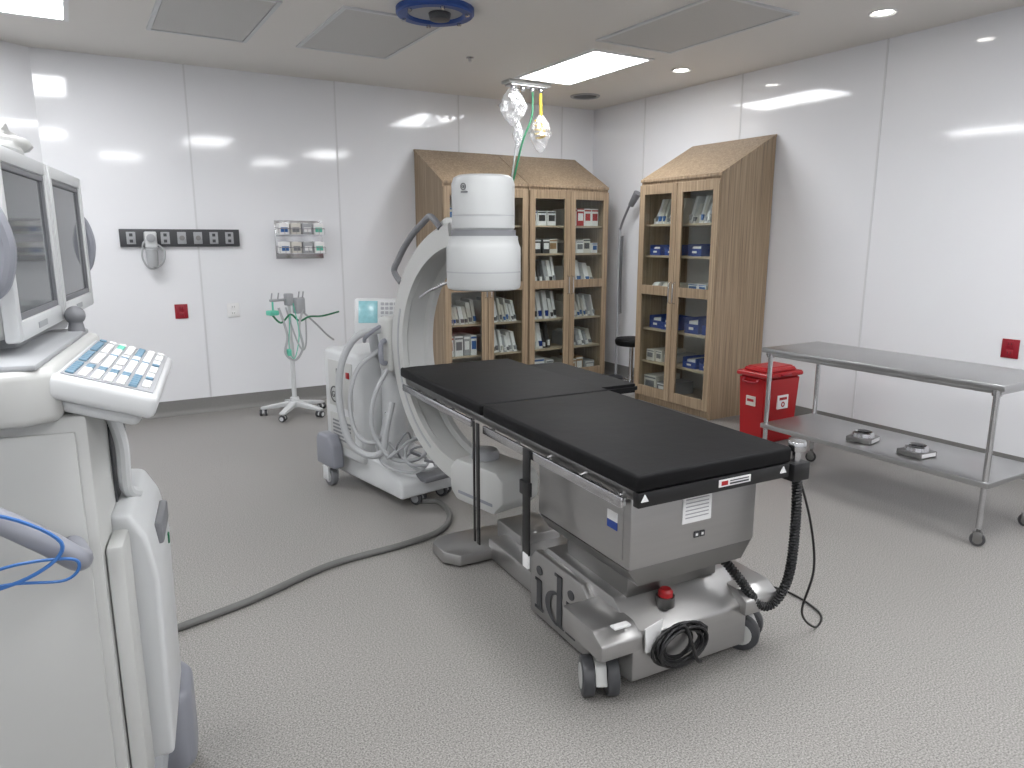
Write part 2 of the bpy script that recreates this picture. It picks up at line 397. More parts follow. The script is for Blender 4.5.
# ------------------------------------------------------------ cabinets
SHELF=[.38,.68,1.03,1.33,1.60]
def cabinet(label,loc,rz,w):
    t=thing('storage_cabinet',label,'cabinet',loc,rz)
    D=.59;hf=1.96;hb=2.28
    side=[(0,.0),(D,0),(D,hb),(0,hf)]
    b=B().prism(side,'x',0,.02).prism(side,'x',w-.02,w)
    b.prism([(-.012,hf-.004),(D,hb),(D,hb+.022),(-.012,hf+.018)],'x',-.004,w+.004)
    b.box(.02,w-.02,D-.015,D,.0,hb-.01)
    b.box(.02,w-.02,.0,D-.015,.06,.08)
    b.box(.02,w-.02,.03,.045,.0,.06)
    b.prism([(0.002,1.86),(.018,1.86),(.018,hf),(0.002,hf)],'x',.02,w-.02)
    b.obj('body',WOOD,t)
    B().box(.021,w-.021,D-.020,D-.0155,.081,1.95).obj('back_liner',CREAM,t)
    for z in SHELF:
        B().box(.022,w-.022,.05,D-.021,z-.018,z,m=0).obj('shelf',SHELFM,t)
    hw=w/2
    for s in (0,1):
        x0=.003+s*hw;x1=hw-.003+s*hw
        d=B();fw=.062
        for (a,c,e,g) in ((x0,x0+fw,.07,1.93),(x1-fw,x1,.07,1.93),(x0+fw,x1-fw,.07,.16),(x0+fw,x1-fw,1.85,1.93),(x0+fw,x1-fw,.99,1.07)):
            d.box(a,c,-.022,-.001,e,g,.0015,seg=1)
        d=d.obj('door',WOOD,t)
        B().box(x0+fw,x1-fw,-.013,-.009,.16,.99).obj('glass_pane',GLASS,d)
        B().box(x0+fw,x1-fw,-.013,-.009,1.07,1.85).obj('glass_pane',GLASS,d)
        hx=x1-.022 if s==0 else x0+.022
        B().tube([(hx,-.022,.93),(hx,-.05,.94),(hx,-.05,1.10),(hx,-.022,1.11)],.006,raw=True,seg=8).obj('handle',STEEL2,d)
    return t
cabs=[cabinet('tall oak-veneer cabinet with glazed doors against the back wall',(2.86,5.965,0),0,.895),
      cabinet('tall oak-veneer cabinet with glazed doors stocked with catheter packs',(3.77,5.965,0),0,.95),
      cabinet('tall oak-veneer cabinet with blue bins beside the red bin',(4.375,5.05,0),radians(-90),.93)]
meshes={}
def pack(kind,w,d,h,ca,cb):
    key=(kind,w,d,h,ca.name,cb.name)
    if key in meshes: return meshes[key]
    b=B()
    if kind=='box':
        b.box(-w/2,w/2,-d/2,d/2,0,h,.002,seg=1).box(-w*.36,w*.36,-d/2-.002,-d/2,h*.3,h*.72,m=1).box(-w*.47,w*.47,-d/2-.001,-d/2,h*.84,h*.93,m=1)
    elif kind=='bin':
        th=.004
        b.prism([(-w/2,0),(w/2,0),(w/2+.006,h),(-w/2-.006,h)],'y',d/2-th,d/2)
        b.box(-w/2,w/2,-d/2,d/2,0,th);b.box(-w/2-.002,-w/2+th,-d/2,d/2,0,h,.001,seg=1);b.box(w/2-th,w/2+.002,-d/2,d/2,0,h,.001,seg=1)
        b.box(-w/2,w/2,-d/2,-d/2+th,0,h*.62,.001,seg=1);b.box(-w*.16,w*.16,-d/2-.003,-d/2,h*.25,h*.42,m=1)
        b.box(-w*.4,w*.4,-d*.38,d*.4,h*.3,h*.8,.01,m=1)
    elif kind=='pack':
        b.prism([(-d/2,0),(d/2,0),(d/2*.8,h),(-d/2*.5,h*.97)],'x',-w/2,w/2,.003,seg=1)
        b.box(-w*.3,w*.3,-d/2-.0015,-d/2+.02,h*.1,h*.3,m=1)
    o=b.obj({'box':'supply_box','bin':'storage_bin','pack':'sterile_pack'}[kind],[ca,cb])
    me=o.data;bpy.data.objects.remove(o)
    meshes[key]=me;return me
NM={'box':'supply_box','bin':'storage_bin','pack':'sterile_pack'}
LAB={'box':('printed cardboard supply box on a cabinet shelf','supply box'),
     'bin':('blue open-front storage bin on a cabinet shelf','storage bin'),
     'pack':('thin white sterile pack standing on a cabinet shelf','sterile pack')}
rr_=random.Random(11)
def place(ci,x,y,z,me,kind):
    c=bpy.data.objects.new(NM[kind],me);COL.objects.link(c);cb=cabs[ci];rz=cb.rotation_euler.z
    c.location=(cb.location.x+x*cos(rz)-y*sin(rz),cb.location.y+x*sin(rz)+y*cos(rz),z+.0005)
    c.rotation_euler=(0,0,rz);c['label']=LAB[kind][0];c['category']=LAB[kind][1];c['group']=LAB[kind][1]+' rows in the cabinets'
def row(ci,x0,x1,z,kind,w,h,d,pal,gap=.006,vary=True):
    x=x0;i=0
    while True:
        ww=w;hh=h
        if vary and kind!='bin':
            ww=round(w*rr_.choice((.75,1.0,1.0,1.3)),4);hh=round(h*rr_.choice((.72,.88,1.0,1.0)),4)
        if x+ww>x1+1e-4: break
        ca,cb=pal[rr_.randrange(len(pal))] if vary else pal[i%len(pal)]
        place(ci,x+ww/2,.07+d/2+(rr_.choice((0,.01,.025)) if vary else 0),z,pack(kind,ww,d,hh,ca,cb),kind)
        x+=ww+gap*(rr_.choice((1,1,2.5)) if vary else 1);i+=1
WR=[(PAPER,RED),(RED,PAPER),(PAPER,RED)]
WP=[(PAPER,MGREY),(CREAM,LBLUE),(PAPER,CREAM),(LGREY,PAPER),(CREAM,MGREY),(PAPER,LGREY)]
MX=[(BROWN,PAPER),(CREAM,DGREY),(PAPER,LBLUE),(PAPER,MGREY),(PAPER,RED),(LGREY,PAPER),(CREAM,BROWN)]
BB=[(BLUE,PAPER)]
DK=[(DGREY,PAPER),(PAPER,DGREY),(PAPER,BLUE),(CREAM,BROWN)]
row(0,.04,.43,.08,'box',.11,.17,.3,MX);row(0,.48,.86,.08,'box',.11,.15,.3,MX)
row(0,.04,.42,.38,'box',.085,.19,.3,MX);row(0,.49,.86,.38,'pack',.03,.22,.3,WP,.004)
row(0,.04,.42,.68,'pack',.035,.23,.3,WP,.005);row(0,.49,.86,.68,'pack',.028,.23,.3,WP,.005)
row(0,.04,.42,1.03,'box',.11,.16,.3,WP);row(0,.49,.86,1.03,'box',.09,.2,.3,WP)
row(0,.04,.42,1.33,'box',.09,.18,.3,MX);row(0,.49,.86,1.33,'box',.08,.19,.3,DK)
row(0,.04,.42,1.60,'box',.09,.18,.3,WP);row(0,.49,.86,1.60,'box',.11,.19,.3,WR)
row(1,.04,.45,.08,'box',.12,.2,.3,MX);row(1,.52,.91,.08,'box',.12,.18,.3,MX)
row(1,.04,.34,.38,'pack',.04,.26,.3,[(PAPER,BLUE),(DGREY,PAPER),(CREAM,PAPER)],.006);row(1,.52,.91,.38,'pack',.04,.16,.3,WP)
row(1,.04,.44,.68,'pack',.05,.28,.3,[(PAPER,BLUE),(LBLUE,PAPER),(PAPER,DGREY)],.008);row(1,.53,.90,.68,'pack',.03,.22,.3,WP)
row(1,.04,.44,1.03,'pack',.045,.27,.3,[(PAPER,DGREY),(LGREY,PAPER),(DGREY,PAPER),(PAPER,LGREY)],.012);row(1,.53,.90,1.03,'pack',.06,.23,.3,[(PAPER,LBLUE),(PAPER,MGREY),(CREAM,MGREY)],.016)
row(1,.04,.44,1.33,'box',.08,.14,.3,DK);row(1,.53,.90,1.33,'box',.09,.14,.3,MX)
row(1,.04,.44,1.60,'box',.10,.14,.3,DK);row(1,.53,.90,1.60,'box',.085,.17,.3,WR,.006,False)
row(2,.04,.42,.08,'box',.16,.16,.3,[(MGREY,PAPER),(CREAM,MGREY)])
row(2,.06,.42,.38,'box',.10,.10,.3,WP);row(2,.52,.88,.38,'bin',.15,.09,.26,BB,.03)
row(2,.06,.42,.68,'bin',.15,.11,.26,BB,.03);row(2,.52,.88,.68,'bin',.16,.13,.26,BB,.03)
row(2,.06,.42,1.03,'pack',.1,.06,.25,WP,.02);row(2,.52,.88,1.03,'box',.09,.07,.25,[(DGREY,PAPER),(PAPER,LBLUE)],.02)
row(2,.06,.42,1.33,'bin',.13,.09,.26,BB,.03);row(2,.52,.88,1.33,'bin',.15,.10,.26,BB,.03)
row(2,.06,.42,1.60,'pack',.035,.22,.3,WP);row(2,.52,.88,1.60,'pack',.03,.23,.3,WP)

# ------------------------------------------------------------ casters helper
def caster(parent,x,y,r,w=.03,dual=False,mh=None,mw=None,yaw=0.0,top=None):
    mh=mh or LGREY;mw=mw or RUBBER
    M=Matrix.Translation((x,y,0))@Matrix.Rotation(yaw,4,'Z')
    top=top or r*2.3
    b=B()
    if dual:
        b.prism([(-r*.9,r*.9),(-r*.5,r*1.75),(r*.3,r*2.05),(r*.9,r*1.5),(r*.95,r*.9)],'x',-w*.35,w*.35,.003,M=M)
    else:
        b.box(-w*.9,-w*.62,-r*.5,r*.6,r*.7,r*2.05,.002,M=M).box(w*.62,w*.9,-r*.5,r*.6,r*.7,r*2.05,.002,M=M).box(-w*.9,w*.9,-r*.6,r*.7,r*2.02,r*2.15,.002,M=M)
    b.cyl((0,0,r*1.9),(0,0,top),r*.28,M=M,seg=12)
    c=b.obj('caster',mh,parent)
    for s in ((-1,1) if dual else (0,)):
        cx=s*w*.75;hw=w*.38 if dual else w*.5
        B().cyl((cx-hw,0,r),(cx+hw,0,r),r,bev=r*.12,seg=24,M=M).cyl((cx-hw-.002,0,r),(cx+hw+.002,0,r),r*.62,m=1,seg=20,M=M).obj('wheel',[mw,mh],c)
    return c

# ------------------------------------------------------------ operating table
T=thing('operating_table','stainless steel operating table with black padded top on caster base','operating table',(1.851*K,1.651*K,0),radians(-3),K)
def cushion(y0,y1,z0,z1,x=.365):
    b=B();tt=bmesh.new();bmesh.ops.create_cube(tt,size=1)
    for v in tt.verts: v.co=Vector((v.co.x*2*x,(y0+y1)/2+v.co.y*(y1-y0),(z0+z1)/2+v.co.z*(z1-z0)))
    bmesh.ops.bevel(tt,geom=tt.edges[:],offset=.014,segments=4,affect='EDGES',profile=.5)
    b.merge(tt);return b.obj('mattress_section',VINYL,T)
cushion(0.03,1.185,.832,.893,.360);cushion(1.195,2.31,.836,.893)
B().box(-.345,.345,.05,2.28,.795,.832,.004).box(-.35,.35,.03,.06,.778,.832,.004,m=1).obj('tabletop_frame',[STEELD,BLACK],T)
for s in (-1,1):
    for (a,c) in ((.07,1.12),(1.25,2.2)):
        b=B().box(s*.385-.006,s*.385+.006,a,c,.775,.812,.002)
        yy=a+.06
        while yy<c:
            b.cyl((s*.345,yy,.793),(s*.385,yy,.793),.009,seg=10);yy+=.24
        b.obj('side_rail',STEEL2,T)
for y in (.14,.28,.42,.56): B().box(-.345,-.315,y,y+.08,.745,.775,.003).obj('rail_bracket',CWHITE,T)
B().box(-.30,.30,.13,.77,.50,.79,.012).prism([(-.32,.13),(-.32,.79),(.32,.79),(.32,.13)],'z',.775,.795,.004).obj('lift_column',PAINTST,T)
B().box(-.304,-.299,.17,.73,.53,.76,.002).obj('column_side_plate',PAINTST,T)
B().prism([(-.30,.50),(.30,.50),(.25,.43),(-.25,.43)],'y',.14,.76,.004).box(-.22,.22,.24,.66,.33,.43,.006).obj('column_skirt',STEELD,T)
B().prism([(.13,.06),(.13,.23),(.26,.335),(.74,.345),(.80,.30),(.80,.03),(.3,.03)],'x',-.27,.29,.008).obj('base_housing',PAINTST,T)
for (a,c) in ((-.305,-.27),(.29,.325)):
    B().prism([(.36,.045),(.36,.27),(.42,.325),(.78,.325),(.82,.28),(.82,.03),(.42,.03)],'x',a,c,.006).obj('side_cover',PAINTST,T)
for s in (-1,1):
    x0,x1=sorted((s*.25,s*.43))
    B().prism([(.10,.20),(.10,.26),(.16,.295),(.36,.30),(.36,.20)],'x',x0,x1,.008).obj('caster_arm',PAINTST,T)
caster(T,-.36,.21,.074,.06,True,CWHITE2,DGREY,radians(-25),.21)
caster(T,.36,.21,.074,.06,True,CWHITE2,DGREY,radians(35),.21)
B().box(-.22,.14,.79,1.42,.015,.12,.01).box(-.12,.12,1.25,1.52,.05,.17,.012).obj('base_spine',PAINTST,T)
B().prism([(-.46,1.46),(-.40,1.38),(.40,1.38),(.46,1.46),(.46,1.60),(.40,1.67),(-.40,1.67),(-.46,1.60)],'z',.012,.075,.012).obj('foot_plate',PAINTST,T)
for x in (-.40,.40): B().cyl((x,1.52,0),(x,1.52,.02),.035).obj('levelling_foot',RUBBER,T)
B().box(-.398,-.391,1.15,1.18,.22,.815,.001).obj('black_strap',BLACK,T)
B().box(-.398,-.391,1.20,1.215,.22,.815,.001).obj('black_strap',BLACK,T)
B().box(-.400,-.392,.67,.725,.36,.815,.001).box(-.41,-.39,.66,.735,.62,.68,.004).box(-.402,-.39,.675,.72,.30,.365,.003,m=1).obj('black_strap',[BLACK,PAPER],T)
b=B().box(-.07,.065,.126,.1305,.635,.755,m=0)
for i in range(7): b.box(-.058,.052,.125,.1262,.742-i*.014-.004,.742-i*.014,m=1)
b.obj('information_label',[PAPER,LGREY],T)
B().box(-.01,.012,.126,.1302,.572,.594,m=0).box(-.004,.006,.125,.1262,.578,.588,m=1).obj('symbol_label',[DGREY,PAPER],T)
B().box(.018,.04,.126,.1302,.572,.594,m=0).box(.024,.034,.125,.1262,.578,.588,m=1).obj('symbol_label',[DGREY,PAPER],T)
B().box(.0,.15,.027,.0305,.795,.821,m=0).box(.01,.04,.026,.0275,.800,.816,m=1).box(.05,.14,.026,.0275,.800,.806,m=2).box(.05,.14,.026,.0275,.811,.815,m=2).obj('warning_label',[PAPER,RED,DGREY],T)
B().prism([(-.34,.80),(-.31,.80),(-.325,.825)],'y',.026,.0305).obj('white_arrow_mark',PAPER,T)
B().prism([(.30,.80),(.33,.80),(.315,.825)],'y',.026,.0305).obj('white_arrow_mark',PAPER,T)
B().box(-.3065,-.3035,.20,.26,.66,.695,m=0).box(-.3065,-.3035,.20,.26,.63,.66,m=1).obj('blue_sticker',[PAPER,BLUE],T)
B().box(-.36,-.29,.12,.15,.297,.305,.002,m=0).obj('paper_tag',PAPER,T)
B().prism([(-.23,.27),(-.15,.29),(-.17,.17),(-.225,.175)],'y',.113,.119).obj('paper_tag',PAPER,T)
# serif lettering on the side cover
Ml=Matrix.Translation((-.3058,.775,.065))@Matrix(((0,0,-1,0),(-1,0,0,0),(0,1,0,0),(0,0,0,1)))@Matrix.Diagonal((1.35,1.2,1,1))
def let_i(x):
    b=B();b.box(x+.012,x+.040,0,.118,0,.003,M=Ml).box(x+.000,x+.052,0,.010,0,.003,M=Ml).box(x+.002,x+.040,.108,.118,0,.003,M=Ml)
    b.cyl((x+.026,.152,0),(x+.026,.152,.003),.017,M=Ml);b.obj('lettering',DGREY,T)
def let_d(x):
    b=B();b.box(x+.072,x+.100,0,.19,0,.003,M=Ml).box(x+.058,x+.100,.180,.19,0,.003,M=Ml).box(x+.072,x+.114,0,.010,0,.003,M=Ml)
    t_=bmesh.new();n=28;o=[];q=[]
    for i in range(n+1):
        a=pi/2+pi*i/n
        o.append((x+.076+.072*cos(a),.06+.062*sin(a)));q.append((x+.076+.042*cos(a),.06+.052*sin(a)))
    for i in range(n):
        vs=[t_.verts.new((p[0],p[1],.003)) for p in (o[i],o[i+1],q[i+1],q[i])];t_.faces.new(vs)
    b.merge(t_,M=Ml);b.obj('lettering',DGREY,T)
let_i(0);let_d(.062);let_i(.186)
B().cyl((-.07,.20,.285),(-.07,.20,.325),.036,m=1,seg=20).lathe([(0,.028),(.02,.028),(.028,.018),(.028,0),(0,0)],c=(-.07,.20,.325)).obj('emergency_button',[RED,STEELD],T)
b=B()
rq=random.Random(4)
for i in range(11):
    rr=.058+.0045*i*(.9 if i%2 else 1.0);cx=-.085+rq.uniform(-.012,.012);cz=.185+rq.uniform(-.010,.010)
    ring=[(cx+(rr*1.2)*cos(a*pi/12),.108-.004*(i%5)-.002*i+.010*sin(a*pi/12+i),cz+rr*.85*sin(a*pi/12)) for a in range(24)]
    b.tube(ring,.0058,closed=True,raw=True,seg=6)
b.tube([(-.12,.08,.25),(-.09,.06,.27),(-.03,.06,.13),(.0,.07,.10)],.0070)
b.obj('power_cord_coil',BLACK,T)
B().box(.02,.045,.085,.13,.20,.225,.003).obj('cord_hook',BLACK,T)
B().box(.365,.45,.02,.09,.755,.825,.006).obj('corner_clamp',BLACK,T)
B().cyl((.41,.055,.825),(.41,.055,.865),.018).cyl((.41,.055,.865),(.41,.055,.905),.034,bev=.008).obj('clamp_knob',STEEL2,T)
def coilpath(pts,R,pitch,n=14):
    P=spl(pts,n);out=[];ph=0
    for i in range(len(P)-1):
        d=(P[i+1]-P[i]);L=d.length;dn=d.normalized()
        u=Vector((0,1,0))-dn*dn.y
        if u.length<.2: u=Vector((1,0,0))-dn*dn.x
        u.normalize();w=dn.cross(u);st=max(2,int(L/pitch*8))
        for k in range(st):
            a=ph+2*pi*(L*k/st)/pitch
            out.append(P[i]+d*(k/st)+u*R*cos(a)+w*R*sin(a))
        ph+=2*pi*L/pitch
    return out
hp=[(.42,.05,.76),(.43,.05,.6),(.44,.06,.42),(.44,.08,.30),(.40,.10,.22),(.33,.11,.23),(.26,.14,.33),(.20,.19,.42),(.17,.24,.46)]
b=B().tube(coilpath(hp,.015,.013,6),.006,raw=True,seg=5)
b.tube(hp,.013)
b.obj('coiled_hose',BLACK,T)
B().tube([(.44,.06,.76),(.53,.06,.55),(.56,.05,.35),(.60,.12,.12),(.72,.14,.008),(.84,.22,.008),(.86,.45,.008),(.70,.62,.008),(.50,.60,.012),(.33,.55,.04)],.005,seg=6).obj('thin_cable',BLACK,T)
ab=B()
tt=bmesh.new();bmesh.ops.create_cube(tt,size=1)
for v in tt.verts: v.co=Vector((.555+v.co.x*.29,1.80+v.co.y*.84,.832+v.co.z*.05))
bmesh.ops.bevel(tt,geom=tt.edges[:],offset=.016,segments=4,affect='EDGES');ab.merge(tt)
ab.obj('arm_board_pad',VINYL,T)
B().box(.42,.70,1.42,2.19,.785,.807,.004).box(.36,.45,1.6,1.66,.77,.79,.003).box(.36,.45,1.95,2.01,.77,.79,.003).obj('arm_board_frame',PAINTST,T)

# ------------------------------------------------------------ C-arm
C=thing('c_arm_imager','white mobile C-arm X-ray machine with large image drum','x-ray machine',(1.84*K,3.35*K,0),radians(10),K)
sect=[(.62,-.055),(.60,-.075),(.60,-.11),(.71,-.11),(.72,-.10),(.72,.10),(.71,.11),(.60,.11),(.60,.075),(.62,.055)]
B().arc(.04,1.02,-98,80,sect,80).obj('c_arc',CWHITE2,C)
B().arc(.04,1.02,-95,77,[(.718,-.055),(.726,-.055),(.726,.055),(.718,.055)],80).obj('arc_track',LGREY,C)
B().arc(.04,1.02,-60,20,[(.64,-.1125),(.655,-.1125),(.655,-.109),(.64,-.109)],60).obj('arc_scale',LGREY,C)
a=[(.115,.04+.78*cos(radians(q)),1.02+.78*sin(radians(q))) for q in range(24,72,6)]
B().tube([(.105,.04+.71*cos(radians(22)),1.02+.71*sin(radians(22)))]+a+[(.105,.04+.71*cos(radians(74)),1.02+.71*sin(radians(74)))],.020).obj('arc_handle',MGREY,C)
a=[(-.115,.04+.79*cos(radians(q)),1.02+.79*sin(radians(q))) for q in range(34,72,6)]
B().tube([(-.105,.04+.71*cos(radians(32)),1.02+.71*sin(radians(32)))]+a+[(-.105,.04+.71*cos(radians(74)),1.02+.71*sin(radians(74)))],.018).obj('arc_handle',MGREY,C)
B().lathe([(0,1.385),(.17,1.385),(.188,1.392),(.194,1.41),(.194,1.60),(.187,1.615),(.18,1.64),(.18,1.66),(0,1.66)],seg=56).lathe([(.183,1.475),(.1955,1.475),(.1955,1.482),(.183,1.482)],m=1,seg=56).obj('image_drum',[DRUM,LGREY],C)
B().lathe([(0,1.655),(.168,1.655),(.168,1.69),(0,1.69)],seg=56).obj('drum_collar',MGREY,C)
B().lathe([(0,1.685),(.150,1.685),(.162,1.70),(.162,1.92),(.152,1.95),(.13,1.962),(0,1.962)],seg=56).lathe([(.15,1.76),(.1635,1.76),(.1635,1.764),(.15,1.764)],m=1,seg=56).obj('camera_drum',[DRUM,LGREY],C)
Mg=Matrix.Rotation(radians(-76),4,'Z')@Matrix.Translation((0,-.1625,1.90))@Matrix.Rotation(pi/2,4,'X')
B().lathe([(.014,0),(.017,0),(.017,.002),(.014,.002)],M=Mg,seg=28).obj('round_emblem',DGREY,C)
lettering('GE',.017,Mg@Matrix.Translation((-.0115,-.006,0)),DGREY,C)
B().box(-.02,.02,-.1645,-.160,1.87,1.878,M=Matrix.Rotation(radians(-74),4,'Z')).obj('name_strip',MGREY,C)
B().prism([(.10,1.60),(.10,1.75),(.22,1.76),(.30,1.72),(.30,1.60)],'x',-.09,.09,.015).obj('drum_mount',CWHITE2,C)
B().prism([(-.30,.30),(-.30,.42),(-.24,.46),(.10,.46),(.16,.40),(.16,.27),(.10,.22),(-.22,.22)],'x',-.13,.13,.02).obj('xray_tube_housing',CWHITE2,C)
B().cyl((0,0,.46),(0,0,.51),.08,.07,bev=.006).obj('collimator',LGREY,C)
B().box(-.132,.132,-.22,.08,.265,.285,.004).obj('housing_band',PGREY,C)
B().box(-.20,.22,1.02,1.50,.20,.93,.035,seg=4).obj('generator_cabinet',CWHITE,C)
B().box(-.206,-.198,1.10,1.42,.55,.86,.004).obj('side_panel',CWHITE2,C)
B().box(-.206,-.198,1.10,1.42,.28,.50,.004).obj('side_panel',CWHITE2,C)
b=B()
for i in range(6): b.box(-.209,-.2055,1.14,1.38,.32+i*.025,.332+i*.025)
b.obj('vent_grille',MGREY,C)
B().box(-.212,-.203,1.13,1.17,.76,.80,.002).obj('red_switch',RED,C)
B().box(-.212,-.203,1.24,1.30,.74,.81,.002).obj('switch_panel',DGREY,C)
Mg=Matrix.Translation((-.2065,1.34,.63))@Matrix(((0,0,-1,0),(-1,0,0,0),(0,1,0,0),(0,0,0,1)))
B().lathe([(.046,0),(.056,0),(.056,.002),(.046,.002)],M=Mg,seg=28).obj('round_emblem',DGREY,C)
lettering('GE',.058,Mg@Matrix.Translation((-.040,-.021,0)),DGREY,C)
B().prism([(.62,.07),(.62,.17),(.78,.24),(1.0,.27),(1.5,.27),(1.5,.07)],'x',-.16,.24,.02,seg=3).obj('base_chassis',CWHITE,C)
B().box(-.02,.22,.56,.80,.16,.20,.015).obj('pedal_tray',MGREY,C)
B().cyl((.02,.96,.24),(.02,.96,1.12),.085,.075,bev=.01).obj('lift_column',CWHITE,C)
B().box(-.08,.12,.86,1.10,.94,1.09,.03,seg=3).obj('cross_arm',CWHITE,C)
B().box(-.125,.13,.765,.90,.84,1.18,.03,seg=3).obj('arc_carriage',CWHITE2,C)
B().tube([(-.13,.80,.90),(-.165,.79,.92),(-.165,.79,1.02),(-.13,.80,1.04)],.016).obj('brake_handle',PGREY,C)
for x,y in ((-.25,1.36),(.28,1.36)):
    B().prism([(y-.12,.14),(y-.10,.30),(y-.05,.36),(y+.10,.36),(y+.13,.31),(y+.13,.14)],'x',x-.04,x+.045,.018,seg=3).obj('wheel_guard',PGREY,C)
    caster(C,x,y,.065,.045,False,CWHITE,MGREY,0,.16)
for x,y in ((.0,.68),(.21,.70)): caster(C,x,y,.042,.035,True,LGREY,DGREY,.4,.10)
Mc=Matrix.Translation((-.06,1.0,1.0))@Matrix.Rotation(radians(-40),4,'Z')@Matrix.Rotation(radians(-14),4,'X')
B().box(-.15,.15,-.03,.10,.04,.28,.02,M=Mc,seg=3).obj('control_console',CWHITE,C)
B().box(-.12,-.0,-.036,-.028,.12,.26,.003,M=Mc).obj('touch_screen',TEAL,C)
b=B()
for i in range(4):
    for j in range(5): b.box(.02+i*.028,.04+i*.028,-.036,-.028,.12+j*.028,.138+j*.028,.002,M=Mc,seg=1)
b.obj('button_field',[LGREY],C)
B().cyl((-.06,1.0,.92),(-.06,1.02,1.06),.05).obj('console_neck',LGREY,C)
B().tube([(-.17,.98,1.02),(-.20,.90,1.06),(-.12,.86,1.12),(.03,.88,1.12)],.012).obj('console_handle',PGREY,C)
B().tube([(-.10,.86,1.10),(-.24,.94,1.06),(-.32,1.0,.90),(-.34,1.02,.66),(-.32,.96,.42),(-.26,.86,.33),(-.2,.76,.36),(-.18,.74,.50),(-.12,.76,.66)],.022).obj('large_cable',LHOSE,C)
b=B()
b.tube([(-.1,.84,1.0),(-.26,.92,.86),(-.30,.96,.62),(-.28,.9,.44),(-.2,.8,.42),(-.16,.76,.6)],.014)
b.tube([(-.12,.80,.86),(-.22,.80,.70),(-.24,.80,.50),(-.18,.72,.34),(-.08,.66,.30),(.02,.62,.34),(.04,.66,.45)],.014)
b.tube([(-.14,.78,.40),(-.06,.62,.26),(.08,.60,.24),(.16,.66,.32),(.10,.74,.40),(-.04,.72,.38),(-.1,.64,.30),(0,.58,.27)],.010)
b.tube([(-.16,.9,.36),(-.2,.74,.28),(-.08,.6,.24),(.04,.62,.28),(.0,.72,.33),(-.1,.72,.28)],.009)
b.tube([(-.12,.84,.30),(-.18,.70,.34),(-.05,.64,.44),(.07,.68,.36),(.10,.62,.24)],.012)
b.obj('cable_bundle',LHOSE,C)
b=B()
b.tube([(.0,.60,.30),(.06,.50,.30),(.02,.46,.36),(-.06,.52,.42),(-.1,.6,.38),(-.02,.62,.33)],.008,seg=6)
b.tube([(-.05,.66,.42),(-.12,.6,.5),(-.16,.66,.40),(-.1,.7,.3)],.006,seg=6)
b.obj('signal_cable',MGREY,C)
B().tube([(-.15,.12,1.42),(-.17,.26,1.37),(-.16,.36,1.33)],.008).obj('thin_handle',STEEL2,C)

fh=[(-.28,2.95),(-.05,3.05),(.22,3.14),(.54,3.23),(.96,3.40),(1.36,3.44),(1.63,3.51),(1.78,3.69),(1.82,3.92),(1.72,4.02)]
b=B().tube([(x*K,y*K,.016) for x,y in fh]+[(1.62*K,4.12*K,.10)],.0155,n=10)
b.obj('floor_hose',HOSE,None,'grey cable hose lying across the speckled floor','hose')

# ------------------------------------------------------------ monitor workstation (near)
a9=radians(-9.1)
ox,oy=-.55,2.0
n_=(0.987,-.158);u_=(.158,.987)
W=thing('imaging_workstation','off-white wheeled imaging workstation with two monitors and keyboard console','medical workstation',((ox*n_[0]+oy*u_[0])*K,(ox*n_[1]+oy*u_[1])*K,0),a9,K)
for (y0,y1) in ((-.165,.335),(.35,.86)):
    z0,z1=1.425,1.845;xf=.14
    b=B().box(-.06,xf-.02,y0+.004,y1-.004,z0+.004,z1-.004,.03,seg=4)
    b.prism([(y0+.06,z0+.05),(y1-.06,z0+.05),(y1-.06,z1-.05),(y0+.06,z1-.05)],'x',-.16,-.05,.03)
    mo=b.obj('monitor',CWHITE2,W)
    b=B();fw=.034;zl=z0+.045;zh=z1-.035
    for q in ((y0,y0+fw,z0,z1),(y1-fw,y1,z0,z1),(y0+fw,y1-fw,z0,zl),(y0+fw,y1-fw,zh,z1)):
        b.box(xf-.03,xf,q[0],q[1],q[2],q[3],.006)
    b.obj('bezel',CWHITE,mo)
    b=B()
    for q in ((y0+fw,y0+fw+.014,zl,zh),(y1-fw-.014,y1-fw,zl,zh),(y0+fw,y1-fw,zl,zl+.014),(y0+fw,y1-fw,zh-.014,zh)):
        b.box(xf-.02,xf-.006,q[0],q[1],q[2],q[3],.001)
    b.obj('inner_frame',MGREY,mo)
    B().box(xf-.018,xf-.012,y0+fw+.012,y1-fw-.012,zl+.012,zh-.012).obj('screen',SCREEN,mo)
    B().box(xf-.001,xf+.002,y0+.18,y0+.27,z0+.014,z0+.028).obj('button_strip',LGREY,mo)
for yy in (-.185,.87):
    s=-1 if yy<0 else 1
    B().tube([(.10,yy,1.53),(.13,yy+s*.015,1.56),(.145,yy+s*.015,1.63),(.13,yy+s*.015,1.70),(.10,yy,1.73)],.017).obj('side_handle',PGREY,W)
B().box(-.25,.10,-.02,.62,1.37,1.43,.02).obj('monitor_pedestal',LGREY,W)
B().prism([(-.42,-.34),(.16,-.32),(.22,-.28),(.22,.34),(.16,.44),(-.42,.44)],'z',1.27,1.385,.018,seg=3).obj('top_deck',CWHITE2,W)
B().box(-.30,.19,-.30,.36,1.383,1.398,.008).obj('deck_mat',LGREY,W)
B().cyl((.17,.30,1.395),(.17,.30,1.43),.022,.016).sph((.17,.30,1.44),.026).obj('joystick',MGREY,W)
Mk=Matrix.Translation((.205,0,1.378))@Matrix.Rotation(radians(18.5),4,'Y')
B().box(0,.215,-.29,.28,-.055,0,.016,M=Mk,seg=3).box(.02,.19,-.26,.25,-.085,-.05,.02,M=Mk,seg=3).box(-.05,.02,-.25,.24,-.10,-.02,.01,M=Mk).obj('keyboard_console',CWHITE,W)
